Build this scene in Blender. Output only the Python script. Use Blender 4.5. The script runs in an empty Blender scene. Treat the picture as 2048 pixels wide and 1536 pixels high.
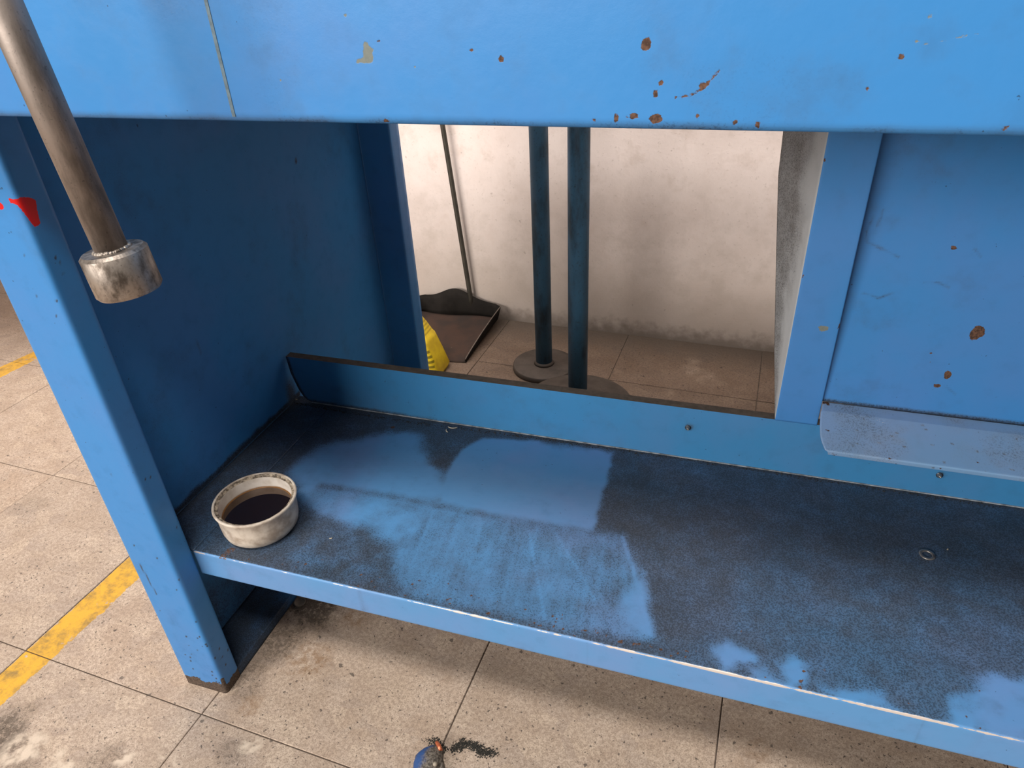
import bpy, bmesh, math, random
import numpy as np
from mathutils import Vector, Matrix

# ------------------------------------------------------------------ camera, light, exposure
FPX = 1392.08
RW = np.array([[0.95247872, 0.12191728, -0.27914238],
               [0.30114192, -0.51468852, 0.80275106],
               [-0.04580216, -0.84866478, -0.52694426]])      # rows: world X, Y, Z in the camera's right/down/forward frame
CAM = np.array([0.0, 0.0, 1.0])
scene = bpy.context.scene
C = scene.collection
cam_data = bpy.data.cameras.new('camera')
cam_data.sensor_width = 36.0
cam_data.lens = FPX / 2048 * 36
cam_data.clip_start = 0.02
cam = bpy.data.objects.new('camera', cam_data)
C.objects.link(cam)
m = Matrix.Identity(4)
for i in range(3):
    m[i][0] = RW[i, 0]; m[i][1] = -RW[i, 1]; m[i][2] = -RW[i, 2]; m[i][3] = CAM[i]
cam.matrix_world = m
scene.camera = cam

world = bpy.data.worlds.new('world')
scene.world = world
world.use_nodes = True
world.node_tree.nodes['Background'].inputs[0].default_value = (1.0, 0.955, 0.91, 1)
world.node_tree.nodes['Background'].inputs[1].default_value = 0.10

def area(name, loc, target, sx, sy, energy, color=(1, .95, .89)):
    d = bpy.data.lights.new(name, 'AREA')
    d.shape = 'RECTANGLE'; d.size = sx; d.size_y = sy; d.energy = energy; d.color = color
    o = bpy.data.objects.new(name, d); C.objects.link(o)
    o.location = loc
    o.rotation_euler = (Vector(target) - Vector(loc)).to_track_quat('-Z', 'Y').to_euler()
    return o
area('window_band_light', (-2.5, -3.9, 2.2), (-.3, .8, .5), 3.4, 1.5, 365)
area('hall_lamp_aisle', (-.35, -.9, 3.9), (-.3, .3, 0), 3.0, .5, 165)
area('rear_wall_wash', (-.75, 1.25, 2.5), (-.75, 1.95, 1.75), 2.6, .3, 62)  # unseen light added to wash the rear wall from above

scene.view_settings.view_transform = 'Standard'
scene.view_settings.look = 'None'
scene.view_settings.gamma = 1.0
scene.view_settings.use_curve_mapping = False
scene.view_settings.exposure = -0.30

# ------------------------------------------------------------------ helpers
rnd = random.Random(7)

def ray(u, v):
    return RW @ np.array([(u - 1024) / FPX, (v - 768) / FPX, 1.0])
def atz(u, v, z):
    d = ray(u, v); return CAM + d * ((z - 1.0) / d[2])
def aty(u, v, y):
    d = ray(u, v); return CAM + d * (y / d[1])
def atx(u, v, x):
    d = ray(u, v); return CAM + d * (x / d[0])

def link(name, me, mats, parent=None, smooth=False):
    o = bpy.data.objects.new(name, me)
    C.objects.link(o)
    if mats is not None:
        for mt in (mats if isinstance(mats, (list, tuple)) else [mats]):
            me.materials.append(mt)
    if parent:
        o.parent = parent
    if smooth:
        me.polygons.foreach_set('use_smooth', [True] * len(me.polygons))
    return o

def empty(name, loc=(0, 0, 0)):
    o = bpy.data.objects.new(name, None); C.objects.link(o)
    o.location = loc; o.empty_display_size = .05
    return o

def tag(o, label=None, cat=None, group=None, kind=None):
    if label: o['label'] = label
    if cat: o['category'] = cat
    if group: o['group'] = group
    if kind: o['kind'] = kind
    return o

def bm_box(bm, lo, hi, bevel=0, seg=2):
    c = [(a + b) / 2 for a, b in zip(lo, hi)]; s = [b - a for a, b in zip(lo, hi)]
    r = bmesh.ops.create_cube(bm, size=1, matrix=Matrix.Translation(c) @ Matrix.Diagonal((*s, 1)))
    if bevel:
        es = list({e for v in r['verts'] for e in v.link_edges})
        bmesh.ops.bevel(bm, geom=es, offset=bevel, segments=seg, affect='EDGES', profile=.5)

def mesh_from_bm(name, bm):
    bmesh.ops.recalc_face_normals(bm, faces=bm.faces)
    me = bpy.data.meshes.new(name); bm.to_mesh(me); bm.free(); return me

def box(name, lo, hi, mat, parent=None, bevel=0, seg=2):
    bm = bmesh.new(); bm_box(bm, lo, hi, bevel, seg)
    return link(name, mesh_from_bm(name, bm), mat, parent)

def lathe(name, prof, mat, parent=None, n=64, loc=(0, 0, 0), close=True, jitter=0):
    vs, fs = [], []
    k = len(prof)
    for i in range(n):
        a = 2 * math.pi * i / n
        for r, z in prof:
            vs.append((r * math.cos(a), r * math.sin(a), z))
    for i in range(n):
        j = (i + 1) % n
        for q in range(k - 1):
            fs.append((i * k + q, j * k + q, j * k + q + 1, i * k + q + 1))
    me = bpy.data.meshes.new(name); me.from_pydata(vs, [], fs)
    bm = bmesh.new(); bm.from_mesh(me)
    bmesh.ops.remove_doubles(bm, verts=bm.verts, dist=1e-6)
    bmesh.ops.recalc_face_normals(bm, faces=bm.faces); bm.to_mesh(me); bm.free()
    o = link(name, me, mat, parent, True); o.location = loc
    return o

def tube(name, pts, r, mat, parent=None, n=16, cap=True, loc=None):
    """round bar through pts; r number or list"""
    pts = [Vector(p) for p in pts]
    rs = r if isinstance(r, (list, tuple)) else [r] * len(pts)
    bm = bmesh.new(); rings = []
    up = Vector((0, 1, 0)) if abs((pts[-1] - pts[0]).normalized().y) < .9 else Vector((1, 0, 0))
    for i, p in enumerate(pts):
        t = (pts[min(i + 1, len(pts) - 1)] - pts[max(i - 1, 0)]).normalized()
        a = t.cross(up).normalized(); b = t.cross(a)
        rings.append([bm.verts.new(p + (a * math.cos(2 * math.pi * k / n) + b * math.sin(2 * math.pi * k / n)) * rs[i]) for k in range(n)])
    for A, B in zip(rings, rings[1:]):
        for k in range(n):
            f = bm.faces.new((A[k], A[(k + 1) % n], B[(k + 1) % n], B[k])); f.smooth = True
    if cap:
        bm.faces.new(rings[0][::-1]); bm.faces.new(rings[-1])
    return link(name, mesh_from_bm(name, bm), mat, parent)

# value noise for wear masks
def _h(ix, iy, s):
    n = (ix.astype(np.int64) * 374761393 + iy.astype(np.int64) * 668265263 + s * 1442695041) & 0xffffffff
    n = ((n ^ (n >> 13)) * 1274126177) & 0xffffffff
    return ((n ^ (n >> 16)) & 0xffff) / 65535.0
def vnoise(x, y, s=0):
    ix = np.floor(x); iy = np.floor(y); fx = x - ix; fy = y - iy
    fx = fx * fx * (3 - 2 * fx); fy = fy * fy * (3 - 2 * fy)
    a = _h(ix, iy, s); b = _h(ix + 1, iy, s); c = _h(ix, iy + 1, s); d = _h(ix + 1, iy + 1, s)
    return (a * (1 - fx) + b * fx) * (1 - fy) + (c * (1 - fx) + d * fx) * fy
def fbm(x, y, s=0, oct=4):
    t = 0; w = .5; tot = 0
    for o in range(oct):
        t = t + w * vnoise(x * 2 ** o, y * 2 ** o, s + o * 17); tot += w; w *= .5
    return t / tot
def sstep(a, b, x):
    t = np.clip((x - a) / (b - a), 0, 1); return t * t * (3 - 2 * t)
def sdf_poly(X, Y, poly):
    """signed distance, positive inside"""
    d = np.full(X.shape, 1e9); ins = np.zeros(X.shape, bool)
    n = len(poly)
    for i in range(n):
        ax, ay = poly[i]; bx, by = poly[(i + 1) % n]
        ex, ey = bx - ax, by - ay
        t = np.clip(((X - ax) * ex + (Y - ay) * ey) / (ex * ex + ey * ey + 1e-12), 0, 1)
        d = np.minimum(d, np.hypot(X - ax - t * ex, Y - ay - t * ey))
        c = ((ay > Y) != (by > Y)) & (X < (bx - ax) * (Y - ay) / (by - ay + 1e-12) + ax)
        ins ^= c
    return np.where(ins, d, -d)
def sdf_line(X, Y, pts):
    d = np.full(X.shape, 1e9)
    for (ax, ay), (bx, by) in zip(pts, pts[1:]):
        ex, ey = bx - ax, by - ay
        t = np.clip(((X - ax) * ex + (Y - ay) * ey) / (ex * ex + ey * ey + 1e-12), 0, 1)
        d = np.minimum(d, np.hypot(X - ax - t * ex, Y - ay - t * ey))
    return d
SD = .003                              # a mask of .5 is the boundary, +-3 mm either side
def chip(X, Y, cx, cy, r, seed, stretch=(1, 1)):
    n = fbm((X - cx) / r * 1.3 + seed * 3.1, (Y - cy) / r * 1.3, seed, 3)
    d = np.hypot((X - cx) / stretch[0], (Y - cy) / stretch[1])
    return np.clip(.5 + (r * (.55 + .9 * n) - d) / (2 * SD), 0, 1)
def from_sdf(s):
    return np.clip(.5 + s / (2 * SD), 0, 1)

def resample(poly, res, fixed=None):
    out = [poly[0]]
    for (a, b) in zip(poly, poly[1:]):
        L = math.dist(a, b); k = max(1, int(round(L / res)))
        for i in range(1, k + 1):
            out.append(tuple(a[j] + (b[j] - a[j]) * i / k for j in range(len(a))))
    return out
def fillet(pts, r, seg=5):
    out = [pts[0]]
    for i in range(1, len(pts) - 1):
        p, a, b = np.array(pts[i], float), np.array(pts[i - 1], float), np.array(pts[i + 1], float)
        u = (a - p) / np.linalg.norm(a - p); v = (b - p) / np.linalg.norm(b - p)
        ang = math.acos(np.clip(u @ v, -1, 1)); t = r / math.tan(ang / 2)
        A, B = p + u * t, p + v * t
        for k in range(seg + 1):
            s = k / seg
            q = (1 - s) ** 2 * A + 2 * s * (1 - s) * p + s * s * B
            out.append(tuple(q))
    out.append(pts[-1]); return out

def sheet(name, prof, axis, stations, thick, mat, parent, masks=None, res=.003):
    """sheet metal: profile (2D polyline) swept along an axis ('x': profile is y,z; 'z': profile is x,y), given thickness by a solidify modifier"""
    pr = np.array(resample(prof, res)); st = np.array(stations)
    n, k = len(st), len(pr)
    s = np.concatenate([[0], np.cumsum(np.hypot(*np.diff(pr, axis=0).T))])
    A = np.repeat(st, k); P = np.tile(pr, (n, 1)); S = np.tile(s, n)
    co = np.column_stack([A, P[:, 0], P[:, 1]]) if axis == 'x' else np.column_stack([P[:, 0], P[:, 1], A])
    i, j = np.meshgrid(np.arange(n - 1), np.arange(k - 1), indexing='ij')
    q = (i * k + j).ravel()
    f = np.column_stack([q, q + 1, q + k + 1, q + k]) if axis == 'z' else np.column_stack([q, q + k, q + k + 1, q + 1])
    me = bpy.data.meshes.new(name)
    me.from_pydata(co.tolist(), [], f.tolist())
    col = np.zeros((len(co), 4), np.float32)
    if masks:
        masks(co, S, col)
    at = me.attributes.new('mask', 'FLOAT_COLOR', 'POINT')
    at.data.foreach_set('color', col.ravel())
    o = link(name, me, mat, parent, True)
    md = o.modifiers.new('thickness', 'SOLIDIFY'); md.thickness = thick; md.offset = -1
    return o
def span(a, b, res):
    return np.linspace(a, b, max(2, int(round((b - a) / res)) + 1))

# ------------------------------------------------------------------ materials
class NT:
    def __init__(s, name):
        s.mat = bpy.data.materials.new(name); s.mat.use_nodes = True
        s.t = s.mat.node_tree; s.n = s.t.nodes; s.b = s.n['Principled BSDF']
        s.geo = s.n.new('ShaderNodeNewGeometry')
    def l(s, a, b): s.t.links.new(a, b)
    def pos(s, scale=(1, 1, 1)):
        m = s.n.new('ShaderNodeMapping'); s.l(s.geo.outputs['Position'], m.inputs[0]); m.inputs['Scale'].default_value = scale
        return m.outputs[0]
    def objc(s, scale=(1, 1, 1)):
        t = s.n.new('ShaderNodeTexCoord')
        m = s.n.new('ShaderNodeMapping'); s.l(t.outputs['Object'], m.inputs[0]); m.inputs['Scale'].default_value = scale
        return m.outputs[0]
    def noise(s, scale, detail=3, rough=.55, vec=None, dist=0):
        x = s.n.new('ShaderNodeTexNoise'); s.l(vec if vec is not None else s.pos(), x.inputs['Vector'])
        x.inputs['Scale'].default_value = scale; x.inputs['Detail'].default_value = detail
        x.inputs['Roughness'].default_value = rough; x.inputs['Distortion'].default_value = dist
        return x.outputs['Fac']
    def voro(s, scale, vec=None, out='Distance'):
        x = s.n.new('ShaderNodeTexVoronoi'); s.l(vec if vec is not None else s.pos(), x.inputs['Vector'])
        x.inputs['Scale'].default_value = scale
        return x.outputs[out]
    def math(s, op, a, b=None, clamp=False):
        x = s.n.new('ShaderNodeMath'); x.operation = op; x.use_clamp = clamp
        for i, v in enumerate((a, b)):
            if v is None: continue
            if isinstance(v, (int, float)): x.inputs[i].default_value = v
            else: s.l(v, x.inputs[i])
        return x.outputs[0]
    def ramp(s, v, a, b, lo=0., hi=1.):
        x = s.n.new('ShaderNodeMapRange'); x.clamp = True; x.interpolation_type = 'SMOOTHSTEP'
        s.l(v, x.inputs[0]); x.inputs[1].default_value = a; x.inputs[2].default_value = b
        x.inputs[3].default_value = lo; x.inputs[4].default_value = hi
        return x.outputs[0]
    def mix(s, f, a, b):
        x = s.n.new('ShaderNodeMix'); x.data_type = 'RGBA'
        if isinstance(f, (int, float)): x.inputs[0].default_value = f
        else: s.l(f, x.inputs[0])
        for i, v in ((6, a), (7, b)):
            if isinstance(v, tuple): x.inputs[i].default_value = (*v[:3], 1)
            else: s.l(v, x.inputs[i])
        return x.outputs[2]
    def mul(s, f, a, b):
        o = s.mix(f, a, b); o.node.blend_type = 'MULTIPLY'; return o
    def mixf(s, f, a, b):
        x = s.n.new('ShaderNodeMix'); x.data_type = 'FLOAT'
        if isinstance(f, (int, float)): x.inputs[0].default_value = f
        else: s.l(f, x.inputs[0])
        for i, v in ((2, a), (3, b)):
            if isinstance(v, (int, float)): x.inputs[i].default_value = v
            else: s.l(v, x.inputs[i])
        return x.outputs[0]
    def set(s, color=None, rough=None, metal=None, bump=None, bstr=.2, bdist=.001, spec=None):
        for nm, v in (('Base Color', color), ('Roughness', rough), ('Metallic', metal), ('Specular IOR Level', spec)):
            if v is None: continue
            if isinstance(v, tuple): s.b.inputs[nm].default_value = (*v[:3], 1)
            elif isinstance(v, (int, float)): s.b.inputs[nm].default_value = v
            else: s.l(v, s.b.inputs[nm])
        if bump is not None:
            b = s.n.new('ShaderNodeBump'); b.inputs['Strength'].default_value = bstr; b.inputs['Distance'].default_value = bdist
            s.l(bump, b.inputs['Height']); s.l(b.outputs[0], s.b.inputs['Normal'])
        return s.mat

BLUE = (.043, .218, .525)
BLUE2 = (.085, .230, .530)
def paint(name, alpha=(.6, .6, .6), alpha_metal=0., rough=.34, base=BLUE, grime=(.046, .056, .072), speck=1.0, rust=((.050, .026, .017), (.135, .068, .042)), spec=.32, tint=(1.4, .97, .97)):
    s = NT(name)
    a = s.n.new('ShaderNodeAttribute'); a.attribute_name = 'mask'
    sep = s.n.new('ShaderNodeSeparateColor'); s.l(a.outputs['Color'], sep.inputs[0])
    big = s.noise(5, 4, .6); mid = s.noise(38, 4, .6); fine = s.noise(520, 3, .65); vfine = s.noise(1500, 2, .5)
    col = s.mix(s.ramp(big, .38, .66), base, tuple(x * y for x, y in zip(base, tint)))
    col = s.mix(s.math('MULTIPLY', s.ramp(mid, .5, .75), .16), col, tuple(x * .7 for x in base))
    # sparse dark fly specks everywhere
    sp = s.ramp(s.noise(170, 2, .6), .735, .77)
    col = s.mix(s.math('MULTIPLY', sp, .7 * speck), col, (.018, .03, .05))
    # grime
    g = sep.outputs[0]
    gn = s.math('ADD', g, s.math('MULTIPLY', s.math('SUBTRACT', mid, .5), .55))
    gf = s.math('MULTIPLY', s.ramp(gn, .02, 1.0), s.ramp(g, 0, .08))
    gs = s.math('MULTIPLY', s.ramp(s.math('ADD', fine, s.math('MULTIPLY', g, .20)), .58, .72), s.ramp(g, .10, .6))
    gcol = s.mix(s.ramp(s.noise(14, 3, .5), .4, .65), grime, tuple(x * y for x, y in zip(grime, (1.25, 1.1, 1.0))))
    col = s.mix(s.math('MULTIPLY', gf, .90), col, gcol)
    col = s.mix(s.math('MULTIPLY', gs, .62), col, tuple(x * .30 for x in grime))
    # pale dust sparkles on the grime
    ds = s.math('MULTIPLY', s.ramp(s.noise(640, 1, .4), .80, .83), s.ramp(g, .25, .7))
    col = s.mix(s.math('MULTIPLY', ds, .8), col, (.35, .36, .36))
    wob = s.math('MULTIPLY', s.math('SUBTRACT', s.noise(330, 3, .6), .5), .5)
    gr = s.ramp(s.math('ADD', sep.outputs[2], wob), .46, .56)
    col = s.mix(gr, col, s.mix(s.noise(300, 2), (.13, .155, .145), (.21, .225, .20)))
    ru = s.ramp(s.math('ADD', sep.outputs[1], wob), .46, .56)
    col = s.mix(ru, col, s.mix(s.ramp(s.noise(420, 3), .35, .65), *rust))
    al = s.ramp(s.math('ADD', a.outputs['Alpha'], wob), .46, .56)
    col = s.mix(al, col, alpha)
    rg = s.mixf(gf, s.mixf(s.ramp(mid, .4, .7), rough, rough + .10), .52)
    rg = s.mixf(s.math('MAXIMUM', ru, gr), rg, .75)
    rg = s.mixf(al, rg, .30)
    h = s.math('ADD', s.math('MULTIPLY', s.noise(95, 3, .5), .8), s.math('MULTIPLY', vfine, .12))
    h = s.math('ADD', h, s.math('MULTIPLY', gs, .5))
    h = s.math('SUBTRACT', h, s.math('MULTIPLY', s.math('MAXIMUM', ru, gr), .8))
    me = s.math('MULTIPLY', al, alpha_metal)
    return s.set(col, rg, me, h, .16, .0012, spec)

def flat(name, col, rough=.5, metal=0., nscale=60, var=.3, bscale=300, bstr=.15, spec=None):
    s = NT(name)
    n = s.noise(nscale, 4, .6)
    c = s.mix(s.ramp(n, .35, .7), col, tuple(x * (1 - var) for x in col))
    return s.set(c, s.mixf(n, rough, min(1, rough + .12)), metal, s.noise(bscale, 3), bstr, .0008, spec)

def steel(name, col=(.36, .31, .27), dark=(.12, .10, .085), rough=.36, stretch=(1, 1, .25)):
    s = NT(name)
    v = s.pos(stretch)
    n = s.noise(90, 5, .65, v); n2 = s.noise(420, 3, .6)
    c = s.mix(s.ramp(n, .38, .68), col, dark)
    c = s.mix(s.math('MULTIPLY', s.ramp(n2, .62, .72), .5), c, (.05, .042, .038))
    return s.set(c, s.mixf(n, rough, rough + .25), s.mixf(n2, .9, .7), n2, .12, .0006)

def tile_mat():
    s = NT('terrazzo_tile')
    info = s.n.new('ShaderNodeObjectInfo')
    big = s.noise(2.2, 4, .6); mid = s.noise(16, 5, .62); fine = s.noise(170, 4, .7); sp = s.noise(165, 2, .55); vf = s.noise(520, 3, .6)
    c = s.mix(s.ramp(mid, .35, .68), (.47, .352, .265), (.58, .458, .365))
    c = s.mix(s.math('MULTIPLY', info.outputs['Random'], .35), c, (.42, .35, .285))
    # pale marble fragments in the cement
    frag = s.voro(26, s.pos((1, 1.4, 1)), 'Color')
    fsep = s.n.new('ShaderNodeSeparateColor'); s.l(frag, fsep.inputs[0])
    c = s.mix(s.math('MULTIPLY', s.ramp(fsep.outputs[0], .72, .95), .35), c, (.66, .53, .41))
    c = s.mix(s.math('MULTIPLY', s.ramp(fsep.outputs[1], .74, .95), .32), c, (.36, .29, .25))
    c = s.mix(s.math('MULTIPLY', s.ramp(fine, .44, .58), .50), c, (.28, .205, .155))
    c = s.mix(s.math('MULTIPLY', s.ramp(vf, .48, .60), .50), c, (.19, .14, .105))
    # dark pits
    pit = s.math('MAXIMUM', s.ramp(s.math('ADD', sp, s.math('MULTIPLY', s.math('SUBTRACT', s.noise(7, 2), .5), .10)), .655, .69), s.math('MULTIPLY', s.ramp(s.noise(75, 2, .5), .70, .73), .9))
    c = s.mix(s.math('MULTIPLY', pit, .78), c, (.055, .045, .04))
    # worn yellow lane paint
    x = s.n.new('ShaderNodeSeparateXYZ'); s.l(s.geo.outputs['Position'], x.inputs[0])
    X, Y = x.outputs[0], x.outputs[1]
    wob = s.math('MULTIPLY', s.math('SUBTRACT', s.noise(60, 3, .6), .5), .016)
    def stripe(xl, sl, xr, sr):
        L = s.math('SUBTRACT', X, s.math('ADD', s.math('MULTIPLY', Y, sl), xl))
        Rr = s.math('SUBTRACT', s.math('ADD', s.math('MULTIPLY', Y, sr), xr), X)
        d = s.math('ADD', s.math('MINIMUM', L, Rr), wob)
        return s.ramp(d, 0, .0025)
    y1 = stripe(-1.0955 - .467 * .04, .04, -1.0407 - .386 * .0675, .0675)
    y2 = stripe(-2.0798 - 1.2567 * .20, .20, -2.0184 - 1.2052 * .096, .096)
    wear = s.ramp(s.math('ADD', s.noise(24, 4, .7), s.math('MULTIPLY', s.noise(140, 3), .25)), .74, .80, 1, 0)
    ym = s.math('MULTIPLY', s.math('MAXIMUM', y1, y2), wear)
    yc = s.mix(s.ramp(s.noise(22, 5, .75), .42, .68), (.68, .37, .03), (.27, .165, .045))
    c = s.mix(s.math('MULTIPLY', ym, .93), c, yc)
    # grime: near the machine foot, and the black smears of the walkway
    def blob(cx, cy, r, k=1.0):
        dx = s.math('SUBTRACT', X, cx); dy = s.math('SUBTRACT', Y, cy)
        d = s.math('SQRT', s.math('ADD', s.math('MULTIPLY', dx, dx), s.math('MULTIPLY', dy, dy)))
        d = s.math('ADD', d, s.math('MULTIPLY', s.math('SUBTRACT', mid, .5), r * 1.3))
        return s.math('MULTIPLY', s.ramp(d, r * .4, r, 1, 0), k)
    gr = blob(-.655, .72, .085, .85)
    for b in ((-.665, .62, .055, .6), (-.68, .54, .05, .5), (-1.0, .335, .08, .75), (-.93, .30, .06, .5), (-.62, .43, .035, .45), (-.80, .36, .05, .45), (-1.42, .78, .05, .3)):
        gr = s.math('MAXIMUM', gr, blob(*b))
    spk = s.ramp(s.math('ADD', s.noise(130, 3, .6), s.math('MULTIPLY', gr, .35)), .62, .78)
    c = s.mix(s.math('MULTIPLY', gr, s.math('ADD', .45, s.math('MULTIPLY', spk, .5))), c, (.035, .026, .018))
    # pale marble lumps laid bare in the walkway
    pal = None
    for u, v, r in ((250, 1512, .020), (340, 1500, .018), (360, 1520, .014), (500, 1490, .022), (40, 1500, .04), (120, 1530, .03)):
        q = atz(u, v, 0); b_ = blob(float(q[0]), float(q[1]), r, .8)
        pal = b_ if pal is None else s.math('MAXIMUM', pal, b_)
    c = s.mix(s.math('MULTIPLY', pal, s.ramp(s.noise(26, 3, .6), .42, .56)), c, (.66, .55, .44))
    # floor multiplied darker and browner behind the machine, darker still along the wall
    rear = s.math('MULTIPLY', s.ramp(Y, 1.15, 1.6), s.ramp(s.noise(5, 4, .6), .05, .40))
    c = s.mul(rear, c, (.37, .33, .31))
    wl = s.math('ADD', Y, s.math('MULTIPLY', X, .035))
    wl = s.math('ADD', wl, s.math('MULTIPLY', s.math('SUBTRACT', mid, .5), .12))
    c = s.mix(s.ramp(wl, 1.70, 1.86, 0, .70), c, (.07, .055, .045))
    # orange rust stains
    ro = blob(-.60, .60, .05, .55)
    for b in ((-.57, .70, .03, .5), (-.64, .50, .025, .4), (.01, .74, .02, .35), (.12, .64, .03, .3)):
        ro = s.math('MAXIMUM', ro, blob(*b))
    ro = s.math('MULTIPLY', ro, s.ramp(s.noise(70, 4, .7), .40, .62))
    c = s.mix(ro, c, (.20, .10, .035))
    h = s.math('SUBTRACT', s.math('MULTIPLY', fine, .5), s.math('MULTIPLY', pit, 1.0))
    return s.set(c, s.mixf(mid, .55, .75), 0, h, .35, .0012, .35)

def wall_mat():
    s = NT('stained_plaster')
    x = s.n.new('ShaderNodeSeparateXYZ'); s.l(s.geo.outputs['Position'], x.inputs[0]); Z = x.outputs[2]
    big = s.noise(3.2, 5, .62); mid = s.noise(16, 5, .65); fine = s.noise(130, 4, .6)
    c = s.mix(s.ramp(big, .35, .7), (.78, .675, .635), (.67, .565, .52))
    c = s.mix(s.math('MULTIPLY', s.ramp(mid, .5, .72), .35), c, (.50, .40, .34))
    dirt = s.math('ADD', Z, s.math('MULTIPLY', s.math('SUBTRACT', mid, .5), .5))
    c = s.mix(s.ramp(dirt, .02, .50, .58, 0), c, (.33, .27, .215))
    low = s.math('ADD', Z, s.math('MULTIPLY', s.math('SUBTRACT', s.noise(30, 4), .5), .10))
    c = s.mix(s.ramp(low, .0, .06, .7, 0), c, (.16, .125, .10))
    c = s.mix(s.math('MULTIPLY', s.ramp(fine, .60, .72), .3), c, (.36, .29, .24))
    c = s.mix(s.math('MULTIPLY', s.ramp(s.noise(60, 2, .5), .73, .76), .3), c, (.16, .12, .10))
    return s.set(c, .8, 0, s.math('ADD', fine, s.math('MULTIPLY', mid, 1.5)), .25, .002, .25)

M = {}
M['paint'] = paint('blue_machine_paint')
M['inner_paint'] = paint('blue_inner_paint', rough=.45, spec=.10)
M['leg'] = paint('blue_leg_paint', alpha=(.62, .012, .012), rust=((.050, .034, .026), (.115, .082, .062)))
M['shelf'] = paint('blue_shelf_paint', alpha=(.55, .47, .42), alpha_metal=.1, rough=.40, base=(.090, .265, .53), spec=.45)
M['lip'] = paint('blue_upstand_paint', alpha=(.10, .085, .07), rough=.36, base=(.046, .222, .46))
M['flange'] = paint('lit_scuffed_flange_paint', alpha=(.75, .72, .70), base=(.20, .37, .61), rough=.42, grime=(.23, .30, .40), tint=(1.15, 1, 1))  # paler base and grime carry the light its upward face catches
M['gusset'] = paint('gray_gusset_primer', alpha=(.02, .022, .03), base=(.42, .43, .44), rough=.55, grime=(.060, .056, .054), tint=(.95, .95, .95))
M['dust'] = flat('brown_dust', (.085, .070, .058), .85, 0, 80, .35)
M['steel'] = steel('worn_round_steel', (.33, .28, .25), (.185, .155, .135), .46)
M['steel_w'] = steel('oily_turned_steel', (.40, .345, .30), (.10, .08, .065), .34, (1, 1, .6))
M['weld'] = steel('weld_bead', (.62, .55, .52), (.35, .30, .27), .35, (1, 1, 1))
M['tile'] = tile_mat()
M['wall'] = wall_mat()
M['grout'] = flat('dark_grout', (.13, .10, .08), .9)
M['enamel'] = None

# ------------------------------------------------------------------ room shell (turned 2.3 degrees against the machine)
ROT = -.040
cR, sR = math.cos(ROT), math.sin(ROT)
T0 = (-.711, .467); TS = .385
def room(u, v):
    return (T0[0] + u * cR - v * sR, T0[1] + u * sR + v * cR)
WALLV = 1.868 + .035 * .711 - T0[1]
fl_bm = bmesh.new()
vs = [fl_bm.verts.new((*room(u, v), -.0025)) for u, v in ((-6, -5), (6, -5), (6, WALLV + .2), (-6, WALLV + .2))]
fl_bm.faces.new(vs)
r_ = bmesh.ops.extrude_face_region(fl_bm, geom=fl_bm.faces[:])
for v in r_['geom']:
    if isinstance(v, bmesh.types.BMVert): v.co.z -= .1
floor = tag(link('floor', mesh_from_bm('floor', fl_bm), M['grout']), 'beige terrazzo tiled workshop floor with dark joints', kind='structure')
tb = bmesh.new(); g = .0009
bm_box(tb, (g, g, -.02), (TS - g, TS - g, 0), .0008, 1)
tile_me = mesh_from_bm('tile', tb); tile_me.materials.append(M['tile'])
WV = WALLV / TS
cut_me = {}
for iu in range(-13, 9):
    for iv in range(-6, 5):
        if iv > WV: continue
        top = min(1.0, WV - iv)
        if top < .999:
            if 'c' not in cut_me:
                b2 = bmesh.new(); bm_box(b2, (g, g, -.02), (TS - g, TS * top - .001, 0), .0008, 1)
                cut_me['c'] = mesh_from_bm('tile_cut', b2); cut_me['c'].materials.append(M['tile'])
            me = cut_me['c']
        else:
            me = tile_me
        o = bpy.data.objects.new('tile', me); C.objects.link(o); o.parent = floor
        x, y = room(iu * TS, iv * TS)
        o.location = (x, y, rnd.uniform(-.0004, .0004)); o.rotation_euler = (0, 0, ROT)
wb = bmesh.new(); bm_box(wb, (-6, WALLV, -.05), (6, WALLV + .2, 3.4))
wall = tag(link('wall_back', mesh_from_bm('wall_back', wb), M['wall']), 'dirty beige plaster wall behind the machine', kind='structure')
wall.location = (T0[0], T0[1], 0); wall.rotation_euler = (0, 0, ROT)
def wall_y(x):
    return T0[1] + WALLV / cR + (x - T0[0]) * math.tan(ROT)

# ------------------------------------------------------------------ the blue machine frame
mc = tag(empty('machine_frame', (0, 0, 0)), 'blue painted steel machine frame with front beam, side leg and low shelf', 'machine')
XP, YF, YR, YS = -.774, .508, 1.335, .546          # outer side panel, leg front, rear, shelf front
XI = -.693                                          # inner face of the leg
XE = 1.25                                           # right end of the machine, out of view
ZB = .8995; YB = .465
ZS = .284; YL = .938

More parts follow.
